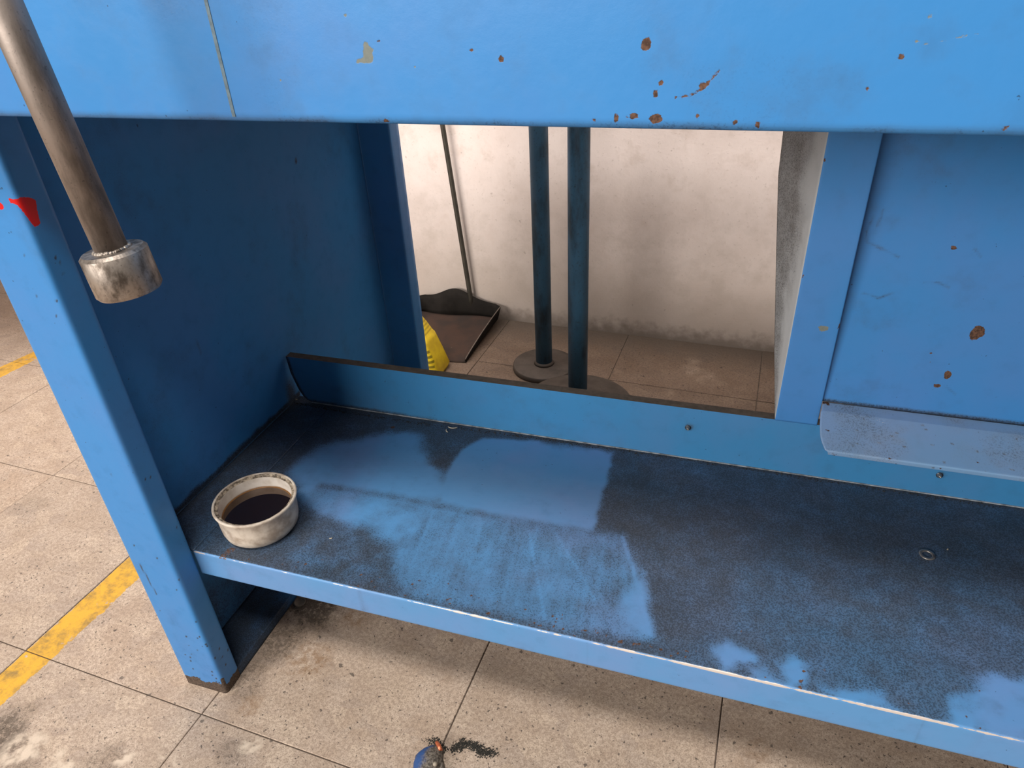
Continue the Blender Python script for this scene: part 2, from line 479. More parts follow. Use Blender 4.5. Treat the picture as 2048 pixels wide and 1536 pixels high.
# front beam (folded apron)
def beam_masks(co, S, col):
    X, Z = co[:, 0], co[:, 2]
    n = fbm(X * 9, Z * 14, 3)
    col[:, 0] = .05 + .16 * sstep(.52, .75, n)
    for (u, v, r, k) in ((1040, 150, .045, .30), (1300, 130, .030, .34), (1010, 190, .03, .25), (1850, 120, .05, .22), (640, 40, .05, .25), (1320, 30, .04, .3)):
        p = aty(u, v, YB); col[:, 0] = np.maximum(col[:, 0], .55 * k * sstep(r, 0, np.hypot(X - p[0], Z - p[2])) * (.6 + .8 * n))
    low = sstep(ZB + .010, ZB + .001, Z); col[:, 0] = np.maximum(col[:, 0], low * .40 * (.3 + 1.2 * fbm(X * 40, Z * 20, 9)))  # lower edge darkened: shading of the bend painted into the mask
    rust = [(1292, 88, 3.6, 1, 1), (1003, 118, 2.0, 1, 1), (1322, 165, 1.8, 1, 1), (1311, 187, 2.2, .8, 1.2), (1408, 172, 2.6, 1.2, .8), (1312, 238, 3.8, 1.3, .8), (1266, 232, 3.0, 1.5, .7),
            (1233, 236, 2.4, .8, 1.3), (1188, 241, 1.6, 1, 1), (1395, 231, 1.8, 1, 1), (1470, 246, 2.0, 1, 1), (1516, 250, 2.6, .8, 1.2), (1803, 114, 1.8, 1, 1), (1734, 178, 1.6, 1, 1),
            (771, 242, 2.0, 1.4, .8), (943, 100, 1.5, 1.3, .8), (1280, 262, 1.5, 1, 1), (2010, 257, 1.8, 1, 1), (1060, 242, 1.4, 1.5, .7), (757, 84, 1.3, 1, 1)]
    for i, (u, v, r, sx, sy) in enumerate(rust):
        p = aty(u, v, YB); col[:, 1] = np.maximum(col[:, 1], chip(X, Z, p[0], p[2], r * .00088, i + 3, (sx, sy)))
    L = [aty(u, v, YB)[[0, 2]] for u, v in ((1350, 196), (1385, 190), (1404, 178), (1438, 142))]
    col[:, 1] = np.maximum(col[:, 1], from_sdf(.0007 - sdf_line(X, Z, L)))
    L = [aty(u, v, YB)[[0, 2]] for u, v in ((1828, 82), (1850, 88), (1876, 84), (1960, 66))]
    col[:, 2] = np.maximum(col[:, 2], from_sdf(.0004 - sdf_line(X, Z, L)))
    P = [aty(u, v, YB)[[0, 2]] for u, v in ((713, 122), (730, 118), (729, 86), (734, 88), (744, 100), (743, 122), (728, 124))]
    col[:, 2] = np.maximum(col[:, 2], from_sdf(sdf_poly(X, Z, P) + .0010))
    for i, (u, v, r) in enumerate(((690, 30, 1.3), (830, 135, 1.0), (562, 160, 1.2), (1860, 32, 1.0))):
        p = aty(u, v, YB); col[:, 2] = np.maximum(col[:, 2], chip(X, Z, p[0], p[2], r * .001, i + 33))
st = np.concatenate([span(-.80, -.62, .006), span(-.62, .18, .0016)[1:], span(.18, XE + .03, .02)[1:]])
prof = fillet([(.53, ZB), (YB, ZB), (YB, 1.10)], .006, 5)
prof_f = [prof[0]] + resample(prof[1:-1] + [(YB, .995)], .0016) + [(YB, 1.10)]
sheet('front_beam', prof_f, 'x', st, .004, M['paint'], mc, beam_masks, res=.2)
seam_p = [(-.3729, YB - .0003, ZB + .004), (-.3733, YB - .0003, 1.0), (-.3735, YB - .0003, 1.09)]
sb = bmesh.new()
for (x0, y0, z0), (x1, y1, z1) in zip(seam_p, seam_p[1:]):
    bm_box(sb, (x0 - .0014, YB - .0005, z0), (x0 + .0014, YB + .002, z1))
seam = link('seam_strip', mesh_from_bm('seam_strip', sb), flat('seam_filler', (.13, .20, .25), .5, 0, 200, .35), mc)
seam['label'] = 'thin grey sealed joint line down the beam'
box('unseen_shade_block', (-.768, .535, .905), (XE - .004, .86, 1.074), M['paint'], mc, .004)  # unseen block added under the table to darken the inside
box('unseen_rear_shade', (-.768, 1.00, .805), (XE - .004, YR - .006, 1.074), M['paint'], mc, .004)  # unseen box added to keep wall light off the side panel
box('table_plate', (-.80, YB + .004, 1.075), (XE + .03, YR + .02, 1.10), M['steel_w'], mc, .002)

# legs: outer panel, front channel, rear flange, foot plate
def leg_masks(co, S, col):
    X, Y, Z = co.T
    # unrolled profile coordinate S against height
    n = fbm(S * 30, Z * 12, 5)
    col[:, 0] = .05 + .12 * sstep(.55, .8, n)
    jag = .012 + .020 * fbm(S * 60, Z * 0 + 2, 8)
    bare = np.clip(.5 + (jag - Z) / (2 * .006), 0, 1)
    col[:, 1] = bare
    fr = np.abs(Y - YF) < .002
    corner = S_corner[0]
    col[:, 1] = np.maximum(col[:, 1], from_sdf(.0032 - sdf_line(S, Z, [(corner + .001, 0), (corner + .001, .034)])))
    ps = [(19, 396), (30, 401), (38, 397), (55, 396), (68, 401), (71, 420), (78, 449), (66, 453), (50, 429), (36, 409), (22, 404)]
    Q = []
    for u, v in ps:
        p = aty(u, v, YF)
        if p[0] > XI:                       # round the corner, on the inner return of the leg
            p = atx(u, v, XI); Q.append((corner + p[1] - YF, p[2]))
        else:
            Q.append((corner + (p[0] - XI), p[2]))
    col[:, 3] = from_sdf(sdf_poly(S, Z, Q) + .0006)
    p = aty(2, 412, YF); col[:, 3] = np.maximum(col[:, 3], chip(S, Z, corner + p[0] - XI, p[2], .004, 4))
    rr = random.Random(3)
    for i in range(46):
        cx = corner + rr.uniform(-.078, .03); cz = rr.uniform(.02, .75) if i > 16 else rr.uniform(.02, .13)
        col[:, 0] = np.maximum(col[:, 0], 1.2 * sstep(.0030, .0008, np.hypot((S - cx) * 1.6, Z - cz)))
    for u0, v0, u1, v1 in ((282, 1130, 315, 1190), (120, 900, 165, 985)):
        a = aty(u0, v0, YF); b = aty(u1, v1, YF)
        d = sdf_line(S, Z, [(corner + a[0] - XI, a[2]), (corner + b[0] - XI, b[2])])
        col[:, 0] = np.maximum(col[:, 0], .8 * sstep(.0022, .0004, d))
leg_prof = fillet([(XP, YF + .03), (XP, YF), (XI, YF), (XI, YS), (XI - .03, YS)], .007, 6)
leg_prof = resample(leg_prof, .0028)
s_all = np.concatenate([[0], np.cumsum(np.hypot(*np.diff(np.array(leg_prof), axis=0).T))])
S_corner = [s_all[int(np.argmin([abs(p[0] - XI) + abs(p[1] - YF) for p in leg_prof]))]]
zst = np.concatenate([span(0, .16, .002), span(.16, 1.0, .0032)[1:], [1.07]])
sheet('front_leg', leg_prof, 'z', zst, .003, M['leg'], mc, leg_masks, res=.2)

def panel_masks(co, S, col):
    X, Y, Z = co.T
    n = fbm(Y * 14, Z * 10, 11)
    col[:, 0] = .06 + .20 * sstep(.5, .8, n)
    # dirt in the seam above the shelf
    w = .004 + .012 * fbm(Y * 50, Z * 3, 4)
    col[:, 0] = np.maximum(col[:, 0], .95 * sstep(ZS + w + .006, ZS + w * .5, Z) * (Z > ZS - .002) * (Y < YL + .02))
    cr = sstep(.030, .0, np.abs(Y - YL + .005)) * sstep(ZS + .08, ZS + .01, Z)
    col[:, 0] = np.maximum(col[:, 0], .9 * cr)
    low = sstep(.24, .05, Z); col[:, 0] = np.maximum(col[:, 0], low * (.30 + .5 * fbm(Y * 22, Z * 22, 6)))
    for (u0, v0, u1, v1) in ((330, 670, 350, 725), (390, 680, 400, 710)):
        a = atx(u0, v0, XP); b = atx(u1, v1, XP)
        d = sdf_line(Y, Z, [(a[1], a[2]), (b[1], b[2])])
        col[:, 0] = np.maximum(col[:, 0], .7 * sstep(.003, .0, d))
    p = atx(590, 322, XP); col[:, 0] = np.maximum(col[:, 0], 1.1 * sstep(.006, .001, np.hypot(Y - p[1], Z - p[2])))
sheet('side_panel', [(XP + .0015, YF + .004), (XP + .0015, YR)], 'z', span(.015, 1.07, .005), .003, M['inner_paint'], mc, panel_masks, res=.005)
rear_prof = fillet([(XP, YR - .004), (XP, YR), (-.700, YR), (-.700, YR + .042)], .004, 4)
sheet('rear_flange', rear_prof, 'z', span(.0, 1.07, .03), .003, M['paint'], mc, lambda co, S, col: col.__setitem__((slice(None), 0), .08), res=.01)
def foot_masks(co, S, col):
    X, Y, Z = co.T
    n = fbm(X * 40, Y * 18, 21)
    col[:, 0] = np.clip(.66 + .5 * n - 1.8 * sstep(.66, .80, Y) * sstep(-.74, -.70, X) * (n < .6), .25, 1)
def foot_plate():
    ys = span(YF + .012, YR, .006)
    prof = resample(fillet([(XP + .002, .0165), (-.698, .0145), (-.694, .0005)], .002, 3), .005)
    vs = [(x, y, z) for y in ys for x, z in prof]
    k = len(prof)
    fs = [(i * k + j, i * k + j + 1, (i + 1) * k + j + 1, (i + 1) * k + j) for i in range(len(ys) - 1) for j in range(k - 1)]
    me = bpy.data.meshes.new('foot_plate'); me.from_pydata(vs, [], fs)
    co = np.array(vs); col = np.zeros((len(co), 4), np.float32); foot_masks(co, None, col)
    me.attributes.new('mask', 'FLOAT_COLOR', 'POINT').data.foreach_set('color', col.ravel())
    o = link('foot_plate', me, M['paint'], mc, True)
    md = o.modifiers.new('thickness', 'SOLIDIFY'); md.thickness = .004; md.offset = -1
    o['label'] = 'greasy dark foot plate of the leg'
foot_plate()
# right end of the machine (out of the photograph) so that beam and shelf are carried there too
box('side_panel', (XE - .003, YF, 0), (XE, YR, 1.075), M['paint'], mc, .001)
box('front_leg', (XE - .081, YF, 0), (XE - .003, YS - .001, 1.075), M['paint'], mc, .004)

box('unseen_wall_screen', (.19, .985, .10), (XE - .006, 1.66, .80), M['paint'], mc, .006)  # unseen box added so the side panel does not mirror the bright wall
# shelf
def shelf_masks(co, S, col):
    X, Y, Z = co.T
    pz = lambda pts: [tuple(atz(u, v, ZS)[:2]) for u, v in pts]
    n1 = fbm(X * 8, Y * 8, 31); n2 = fbm(X * 45, Y * 45, 41); ns = fbm(X * 90 + Y * 12, Y * 10, 51)
    wx = X + (n2 - .5) * .012; wy = Y + (fbm(X * 45 + 9, Y * 45, 43) - .5) * .012
    g = .82 + .22 * (n1 - .45) + .14 * (n2 - .5)
    def clean(pts, val, soft, nz=1.0):
        nonlocal g
        s = sdf_poly(X + (wx - X) * nz, Y + (wy - Y) * nz, pz(pts))
        k = sstep(-soft, soft, s)
        g = g * (1 - k) + (val if not callable(val) else val()) * k
    # half wiped area in front, with brush strokes across
    fsn = fbm(X * 210 + Y * 25, Y * 9, 57); strk = np.clip(.40 + .22 * (fsn - .45) + .35 * (n1 - .45) + .15 * (n2 - .5), .12, .8)
    clean([(560, 985), (900, 1000), (1200, 1060), (1245, 1075), (1290, 1150), (1305, 1275), (1180, 1275), (960, 1225), (800, 1190), (770, 1090), (700, 1030), (600, 1010)], lambda: strk, .016)
    clean([(1190, 1080), (1235, 1075), (1290, 1160), (1302, 1270), (1240, 1270), (1215, 1180)], lambda: np.clip(strk + .12 * n2, .1, .8), .008)
    # wiped clean patch behind
    clean([(575, 940), (640, 893), (775, 866), (830, 868), (868, 930), (905, 990), (820, 1000), (690, 985), (600, 985)], lambda: .07 + .3 * np.clip(n1 - .4, 0, 1) + .12 * (n2 - .5), .018, 1.6)
    clean([(895, 940), (925, 898), (965, 876), (1100, 884), (1226, 898), (1205, 990), (1186, 1064), (1060, 1045), (946, 1026), (880, 1008)], lambda: .01 + .18 * np.clip(n1 - .4, 0, 1), .007, .6)
    clean([(610, 985), (760, 1000), (840, 1035), (800, 1080), (700, 1060), (640, 1030)], lambda: .22 + .3 * (n2 - .4), .02)
    # grime line left where something stood
    Lp = pz([(640, 975), (800, 1000), (946, 1030), (1060, 1050), (1190, 1072)])
    g = np.maximum(g, .58 * sstep(.020, .0, sdf_line(X, Y - .004, Lp)) * (.6 + .6 * n2))
    # dark heap of grit at left front
    clean([(600, 1080), (720, 1045), (770, 1080), (790, 1175), (650, 1150), (560, 1120)], lambda: .70 + .5 * (n2 - .5), .020, 2.2)
    # bare blue smears near the front edge
    for pts in ([(1425, 1300), (1450, 1288), (1500, 1305), (1508, 1320), (1470, 1335), (1440, 1345)], [(1500, 1340), (1530, 1330), (1560, 1370), (1520, 1370)], [(1560, 1320), (1600, 1310), (1620, 1330), (1600, 1375), (1570, 1370)],
                [(1900, 1400), (1990, 1345), (2060, 1360), (2060, 1480), (1900, 1460)], [(1640, 1370), (1760, 1385), (1800, 1420), (1700, 1400)]):
        clean(pts, lambda: .20 + .9 * np.clip(n2 - .42, 0, 1), .010, 1.8)
    clean([(1240, 1200), (1290, 1150), (1303, 1270), (1255, 1262)], lambda: .18 + .5 * np.clip(n2 - .45, 0, 1), .012)
    # grime thinned towards the front right to paint in the grey sheen
    sheen = sstep(.80, .58, Y) * sstep(-.1, .1, X); g = g - .16 * sheen * (.5 + n1)
    # black line along the upstand and the side panel
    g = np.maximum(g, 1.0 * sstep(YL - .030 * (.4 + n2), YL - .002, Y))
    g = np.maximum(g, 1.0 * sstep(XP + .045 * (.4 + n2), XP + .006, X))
    front = Z < ZS - .0006
    g = np.where(front, .05 + .12 * sstep(.55, .8, fbm(X * 25, Z * 60, 61)) + .35 * sstep(.70, .8, n2), g)
    # scratches
    for pts, w in (([(1058, 1062), (1075, 1160), (1090, 1240)], .0009), ([(1110, 1065), (1150, 1130), (1190, 1200)], .0008), ([(1245, 1075), (1270, 1150), (1300, 1265)], .002)):
        k = sstep(w * 2.2, w * .4, sdf_line(X, Y, pz(pts))); g = g * (1 - .40 * k)
    col[:, 0] = np.clip(g, 0, 1.1)
    # rust freckles along the front edge and a stain beside the bowl
    rr = random.Random(11)
    for i in range(120):
        x = rr.uniform(-.62, .40) if i < 60 else rr.uniform(-.45, .02)
        y = YS + .004 + abs(rr.gauss(0, .014))
        col[:, 1] = np.maximum(col[:, 1], chip(X, Y, x, y, rr.uniform(.0008, .0022), i) * (Z > ZS - .004))
    P = pz([(430, 1118), (446, 1103), (465, 1092), (480, 1098), (462, 1108), (448, 1122)])
    col[:, 1] = np.maximum(col[:, 1], from_sdf(sdf_poly(wx, wy, P)) * .52 * (Z > ZS - .003))
    for i, (u, v, r) in enumerate(((1483, 1263, 2.5), (1608, 1343, 2.5), (1648, 1341, 2.5), (785, 855, 4.5), (1960, 1382, 2))):
        p = atz(u, v, ZS); col[:, 1] = np.maximum(col[:, 1], chip(X, Y, p[0], p[1], r * .001, i + 70) * .8)
    # bare metal on the fold
    ed = np.exp(-((S - fold_s[0]) / .0018) ** 2)
    wv = fbm(X * 16, X * 0 + 3, 71) + .8 * (fbm(X * 120, X * 0, 72) - .5)
    bias = sstep(-.5, -.25, X) * .20 + sstep(-.02, .06, X) * sstep(.36, .24, X) * .26 - .50
    col[:, 3] = np.clip(.5 + (ed - 1.0 + (wv + bias)) * .9, 0, 1) * (ed > .15)
sp_ = fillet([(YS + .012, .237), (YS, .237), (YS, ZS), (YL + .016, ZS)], .004, 5)
sp_ = resample(sp_, .0028)
s_all = np.concatenate([[0], np.cumsum(np.hypot(*np.diff(np.array(sp_), axis=0).T))])
fold_s = [s_all[int(np.argmin([abs(p[0] - YS) + abs(p[1] - ZS) for p in sp_]))]]
sst = np.concatenate([span(XI + .0005, .50, .0028), span(.50, XE - .082, .03)[1:]])
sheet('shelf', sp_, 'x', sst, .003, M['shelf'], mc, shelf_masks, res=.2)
# left strip of the shelf inside the leg channel, behind the return flange
def strip():
    xs = span(XP + .004, XI + .0005, .003); ys = span(YS + .002, YL + .016, .003)
    vs = [(x, y, ZS) for x in xs for y in ys]; k = len(ys)
    fs = [(i * k + j, (i + 1) * k + j, (i + 1) * k + j + 1, i * k + j + 1) for i in range(len(xs) - 1) for j in range(k - 1)]
    me = bpy.data.meshes.new('shelf'); me.from_pydata(vs, [], fs)
    co = np.array(vs); col = np.zeros((len(co), 4), np.float32); shelf_masks(co, np.full(len(co), 9.), col); col[:, 3] = 0
    me.attributes.new('mask', 'FLOAT_COLOR', 'POINT').data.foreach_set('color', col.ravel())
    o = link('shelf_end', me, M['shelf'], mc, True)
    md = o.modifiers.new('thickness', 'SOLIDIFY'); md.thickness = .003; md.offset = -1
strip()

# upstand along the back of the shelf, with rounded lower left corner
ZL = .381
def upstand():
    x1 = XE - .004
    outline = [(-.768, ZL), (-.766, ZL - .035), (-.757, ZL - .070), (-.750, ZS + .012), (-.742, ZS + .003), (-.732, ZS + .0012)]
    zs = span(ZS + .0012, ZL, .004)
    ol = outline[::-1]
    zz = [p[1] for p in ol]; xx = [p[0] for p in ol]
    left = np.interp(zs, zz, xx)
    xs_rel = np.concatenate([span(-.768, .5, .004), span(.5, x1, .04)[1:]])
    vs = []; 
    for i, x in enumerate(xs_rel):
        for j, z in enumerate(zs):
            f = max(0, 1 - (x + .768) / .05)
            vs.append((x + (left[j] + .768) * f, YL, z))
    k = len(zs); n = len(xs_rel)
    # top return
    top = len(vs)
    for x in xs_rel: vs.append((x, YL + .016, ZL + .0005))
    fs = [(i * k + j, (i + 1) * k + j, (i + 1) * k + j + 1, i * k + j + 1) for i in range(n - 1) for j in range(k - 1)]
    ft = [(i * k + k - 1, (i + 1) * k + k - 1, top + i + 1, top + i) for i in range(n - 1)]
    me = bpy.data.meshes.new('shelf_upstand'); me.from_pydata(vs, [], fs + ft)
    co = np.array(vs); col = np.zeros((len(co), 4), np.float32)
    X, Z = co[:, 0], co[:, 2]
    nn = fbm(X * 12, Z * 20, 81)
    col[:, 0] = .06 + .14 * sstep(.55, .8, nn)
    col[:, 0] = np.maximum(col[:, 0], .9 * sstep(.010, .002, X + .768 - np.interp(Z, zz, np.array(xx) + .768)) )
    col[:, 0] = np.maximum(col[:, 0], .8 * sstep(ZS + .006 + .008 * fbm(X * 70, X * 0, 5), ZS + .002, Z) * sstep(-.30, -.62, X))
    for u, v in ((1376, 855), (1879, 950)):
        p = aty(u, v, YL); col[:, 0] = np.maximum(col[:, 0], .55 * sstep(.011, .003, np.hypot(X - p[0] - .002, (Z - p[2]) - .001)))
    me.attributes.new('mask', 'FLOAT_COLOR', 'POINT').data.foreach_set('color', col.ravel())
    o = link('shelf_upstand', me, [M['lip'], M['dust']], mc)
    for p in me.polygons:
        if p.index >= len(fs): p.material_index = 1
    md = o.modifiers.new('thickness', 'SOLIDIFY'); md.thickness = .003; md.offset = -1
    return o
ups = upstand()
edge = box('base_weld', (-.733, YL - .0016, ZS + .0002), (XE - .09, YL + .001, ZS + .0019), flat('pale_edge', (.34, .38, .42), .5, 0, 90, .6), mc)
edge['label'] = 'thin pale edge line at the foot of the upstand'
scr_m = flat('dark_screw_steel', (.10, .10, .11), .35, .8, 200, .4)
scr_l = flat('bright_screw_ring', (.34, .33, .32), .35, .8, 200, .3)
for u, v in ((1376, 855), (1879, 950)):
    p = aty(u, v, YL)
    sc = lathe('screw', [(0, .0004), (.0058, .0004), (.0060, .002), (.0042, .0042), (.0034, .0075), (.0030, .0085), (.0016, .0083), (.0014, .0035), (0, .0035)], scr_l, ups, 20, (p[0], YL, p[2]))
    sc.rotation_euler = (math.pi / 2, 0, 0)
    sc['label'] = 'small hollow screw end in the upstand'
    sc.scale = (.62, .62, .62)
    so = lathe('screw_washer', [(0, .0002), (.0075, .0002), (.0075, .0014), (.0040, .0016)], scr_m, sc, 20)

# hanging post in front of the upstand, with its tapered grey side plate
PX0, PX1, PY = .0893, .1480, .918
ZP0, ZP1 = .3935, .392
def post_masks(co, S, col):
    X, Y, Z = co.T
    n = fbm(X * 30, Z * 14, 91)
    col[:, 0] = .05 + .14 * sstep(.5, .8, n)
    col[:, 0] = np.maximum(col[:, 0], .35 * sstep(.76, .82, Z) * (.3 + n))  # darker top: the beam's shadow on the post painted into the mask
    P = [aty(u, v, PY)[[0, 2]] for u, v in ((1636, 651), (1657, 654), (1655, 661), (1640, 663))]
    fr = np.abs(Y - PY) < .001
    col[:, 2] = from_sdf(sdf_poly(X, Z, P) + .0004) * fr
    for i, (u, v, r) in enumerate(((1688, 635, 2.6), (1680, 652, 2.2), (1649, 320, 1.3), (1606, 552, 1.2), (1674, 657, 1.2))):
        p = aty(u, v, PY); col[:, 1] = np.maximum(col[:, 1], chip(X, Z, p[0], p[2], r * .0011, i + 5, (.7, 1.6)))
pp = resample(fillet([(PX0 + .004, PY + .030), (PX0, PY), (PX1, PY), (PX1, PY + .004)], .0018, 3), .003)
po = sheet('hanging_post', pp, 'z', span(.3930, 1.07, .003), .002, M['paint'], mc, post_masks, res=.2)
def gusset():
    pts = [(1550, 838), (1549, 700), (1553, 500), (1557, 350), (1567, 262)]
    th = math.radians(20); nrm = np.array([math.cos(th), math.sin(th), 0]); p0 = np.array([PX0, PY, 0])
    rear = []
    for u, v in pts:
        d = ray(u, v); t = ((p0 - CAM) @ nrm) / (d @ nrm); rear.append(CAM + d * t)
    rear.append(rear[-1] + np.array([-.001, .003, .28]))
    rz = [r[2] for r in rear]; ry = [r[1] - PY for r in rear]
    zs = span(.3955, 1.06, .004); K = 26
    vs = []; col = []
    for z in zs:
        w = np.interp(z, rz, ry) + .001
        for k in range(K):
            s = k / (K - 1) * w
            vs.append((PX0 - math.tan(th) * s, PY + .0005 + s, z))
            r = k / (K - 1)
            blue = 0
            col.append((np.clip(-.02 + .58 * sstep(.15, .6, r * .6 + .6 * (fbm(np.array([z * 9.]), np.array([r * 2.]), 7)[0] - .2)) - .25 * sstep(.62, .48, z) * (1 - r), .02, 1), 0, 0, 0))
    k = K
    fs = [(i * k + j, i * k + j + 1, (i + 1) * k + j + 1, (i + 1) * k + j) for i in range(len(zs) - 1) for j in range(K - 1)]
    me = bpy.data.meshes.new('side_plate'); me.from_pydata(vs, [], fs)
    me.attributes.new('mask', 'FLOAT_COLOR', 'POINT').data.foreach_set('color', np.array(col, np.float32).ravel())
    o = link('tapered_side_plate', me, M['gusset'], mc, True)
    o['label'] = 'grey speckled side plate of the hanging post'
    md = o.modifiers.new('thickness', 'SOLIDIFY'); md.thickness = .002; md.offset = 1
gusset()

# sloping panel at the right, with the forward turned flange below it
ZQ = .432
def rp_masks(co, S, col):
    X, Y, Z = co.T
    yy = PY + .004
    n = fbm(X * 16, Z * 16, 101)
    col[:, 0] = .05 + .22 * sstep(.52, .8, n)
    col[:, 0] = np.maximum(col[:, 0], .8 * sstep(ZQ + .008, ZQ + .001, Z))
    col[:, 0] = np.maximum(col[:, 0], .35 * sstep(.75, .82, Z) * (.4 + n))  # shade cast by the beam on the upper panel, put into the mask
    rust = [(1955, 668, 6.5, 1, 1.15), (1894, 748, 4.0, 1.0, 1.2), (1873, 768, 3.0, 1.3, .7), (1912, 503, 2.4, 1.2, .9), (1862, 706, 1.3, 1, 1), (1860, 724, 1.2, 1, 1)]
    for i, (u, v, r, sx, sy) in enumerate(rust):
        p = aty(u, v, yy + .01); col[:, 1] = np.maximum(col[:, 1], chip(X, Z, p[0], p[2], r * .00125, i + 8, (sx, sy)))
    for pts in ([(1750, 440), (1735, 470), (1735, 490), (1800, 520)], [(1730, 590), (1760, 600), (1790, 590)], [(1850, 570), (1880, 570), (1900, 580)], [(1950, 505), (1962, 520)], [(1890, 770), (1910, 785)], [(1770, 430), (1760, 460)], [(1700, 560), (1690, 600)]):
        L = [aty(u, v, yy + .01)[[0, 2]] for u, v in pts]
        col[:, 0] = np.maximum(col[:, 0], (.12 + .5 * fbm(X * 90, Z * 90, 15)) * sstep(.0040, .0002, sdf_line(X + (n - .5) * .01, Z, L)))
pst = np.concatenate([span(PX1 - .004, .50, .0025), span(.50, XE - .082, .04)[1:]])
tilt = lambda z: PY + .006 + (z - ZQ) * .085
pprof = resample([(tilt(ZQ), ZQ), (tilt(.83), .83)], .0025) + [(tilt(1.07), 1.07)]
sheet('sloping_panel', pprof, 'x', pst, .003, M['paint'], mc, rp_masks, res=.3)
def fl_masks(co, S, col):
    X, Y, Z = co.T
    n = fbm(X * 22, S * 22, 111); n2 = fbm(X * 80, S * 80, 113)
    tot = S.max()
    col[:, 0] = np.clip(.20 + .9 * (n - .42), 0, .9)
    corner = sstep(.05, .0, np.hypot((X - PX1), (S - .004) * 2.2))
    col[:, 1] = np.maximum(col[:, 1], np.clip(corner * 1.2 * (.2 + n2) - .30, 0, .60))
    rr = random.Random(5)
    for i in range(26):
        x = rr.uniform(PX1, .45); s_ = rr.uniform(.02, tot - .012) if i < 11 else tot - .010 + rr.gauss(0, .0025)
        col[:, 1] = np.maximum(col[:, 1], chip(X, S, x, s_, rr.uniform(.0007, .0016), i + 20, (1.3, .9)))
    for i in range(30):
        x = rr.uniform(PX1, .45); s_ = rr.uniform(.02, tot - .012)
        col[:, 0] = np.maximum(col[:, 0], 1.0 * sstep(.0024, .0006, np.hypot((X - x) * .7, S - s_)))
    P = [(.213, .020), (.228, .018), (.233, .030), (.218, .034)]
    col[:, 3] = .43 * from_sdf(sdf_poly(X + (n2 - .5) * .012, S, P))
fprof = fillet([(tilt(ZQ) + .001, ZQ - .001), (.905, ZQ - .004), (.842, .4045), (.845, .396), (.853, .394)], .0022, 4)
fprof = resample(fprof, .002)
fst = np.concatenate([span(PX1 + .0015, .50, .002), span(.50, XE - .084, .03)[1:]])
fo = sheet('drip_flange', fprof, 'x', fst, -.0025, M['flange'], mc, fl_masks, res=.3)
fo['label'] = 'scuffed flange turned out below the panel, coloured pale as if lit'
# rounded end of the flange: pull the first stations back at the front edge
me = fo.data
k = len(fprof)
for i in range(6):
    for j in range(k):
        v = me.vertices[i * k + j]
        y, z = fprof[j]
        t = (j / (k - 1))
        bulge = .010 * sstep(.55, 1.0, np.array(t)) - .004 * math.sin(math.pi * min(1, t * 1.2))
        v.co.x += float(bulge) * (1 - i / 6)

# ------------------------------------------------------------------ lever bar with turned end weight, hanging in front of the beam
LY = .36; LK = LY / .40
lv = tag(empty('lever_handle', (-.466 * LK, LY, 1 - .185 * LK)), 'brown steel lever bar with thick turned end, hanging before the left leg', 'lever')
lv_l = Vector((-.466 * LK, LY, 1 - .185 * LK))
a = Vector(aty(40.7, 87, LY)) - lv_l; b = Vector((-.0005, 0, 0))
axis = (Vector((-.4672 * LK, LY, 1 - .184 * LK)) - Vector(aty(40.7, 87, LY)))
top = a - axis.normalized() * .11
tube('rod', [top, a, b], .0124 * LK, M['steel'], lv, 40)
wd = axis.normalized().lerp(Vector((.10, .0, -1)).normalized(), .6).normalized()
w = lathe('end_weight', [(0, .0005), (.0230, .0005), (.0254, -.002), (.0256, -.0325), (.0238, -.0352), (.004, -.0352), (0, -.034)], M['steel_w'], lv, 64)
w.rotation_euler = Vector((0, 0, -1)).rotation_difference(wd).to_euler()
w.data.polygons.foreach_set('use_smooth', [False] * len(w.data.polygons))
bmw = bmesh.new(); bmw.from_mesh(w.data)
for f in bmw.faces:
    f.smooth = abs(f.normal.z) < .4
bmw.to_mesh(w.data); bmw.free()
# weld bead around the foot of the rod
wb_ = bmesh.new()
for i in range(84):
    an = 2 * math.pi * i / 84
    bmesh.ops.create_icosphere(wb_, subdivisions=2, radius=.0013 + .0010 * rnd.random(), matrix=Matrix.Translation((.0128 * math.cos(an), .0128 * math.sin(an), .0006)))
for f in wb_.faces: f.smooth = True
wo = link('weld_bead', mesh_from_bm('weld_bead', wb_), M['steel_w'], lv); wo.rotation_euler = w.rotation_euler; w.scale = wo.scale = (LK, LK, LK)
tube('pivot_pin', [top + Vector((0, -.016, .0)), top + Vector((0, YB - LY - .0002, 0))], .011, M['steel'], lv, 24)

# ------------------------------------------------------------------ bowl of used oil on the shelf
s = NT('stained_white_plastic')
oc = s.objc(); x = s.n.new('ShaderNodeSeparateXYZ'); s.l(oc, x.inputs[0])
n = s.noise(38, 4, .6); n2 = s.noise(170, 3, .6)
c = s.mix(s.ramp(n, .38, .66), (.62, .55, .47), (.36, .29, .23))
gro = s.ramp(s.math('ABSOLUTE', s.math('SUBTRACT', x.outputs[2], .0445)), .0008, .0016, 1, 0)
M['enamel'] = s.set(c, .5, 0, n2, .12, .0006)
s = NT('dirty_rim'); n = s.noise(140, 4, .7)
M['rim'] = s.set(s.mix(s.ramp(n, .4, .62), (.40, .33, .25), (.07, .05, .035)), .7, 0, n, .4, .001)
s = NT('inner_white_plastic'); n = s.noise(50, 3)
xi = s.n.new('ShaderNodeSeparateXYZ'); s.l(s.objc(), xi.inputs[0])
ci = s.mix(s.ramp(n, .4, .7), (.74, .68, .62), (.60, .53, .46))
ci = s.mix(s.ramp(s.math('ADD', xi.outputs[2], s.math('MULTIPLY', s.math('SUBTRACT', n, .5), .004)), .0335, .0365, .85, 0), ci, (.22, .10, .02))
M['inner'] = s.set(ci, .4)
s = NT('used_oil')
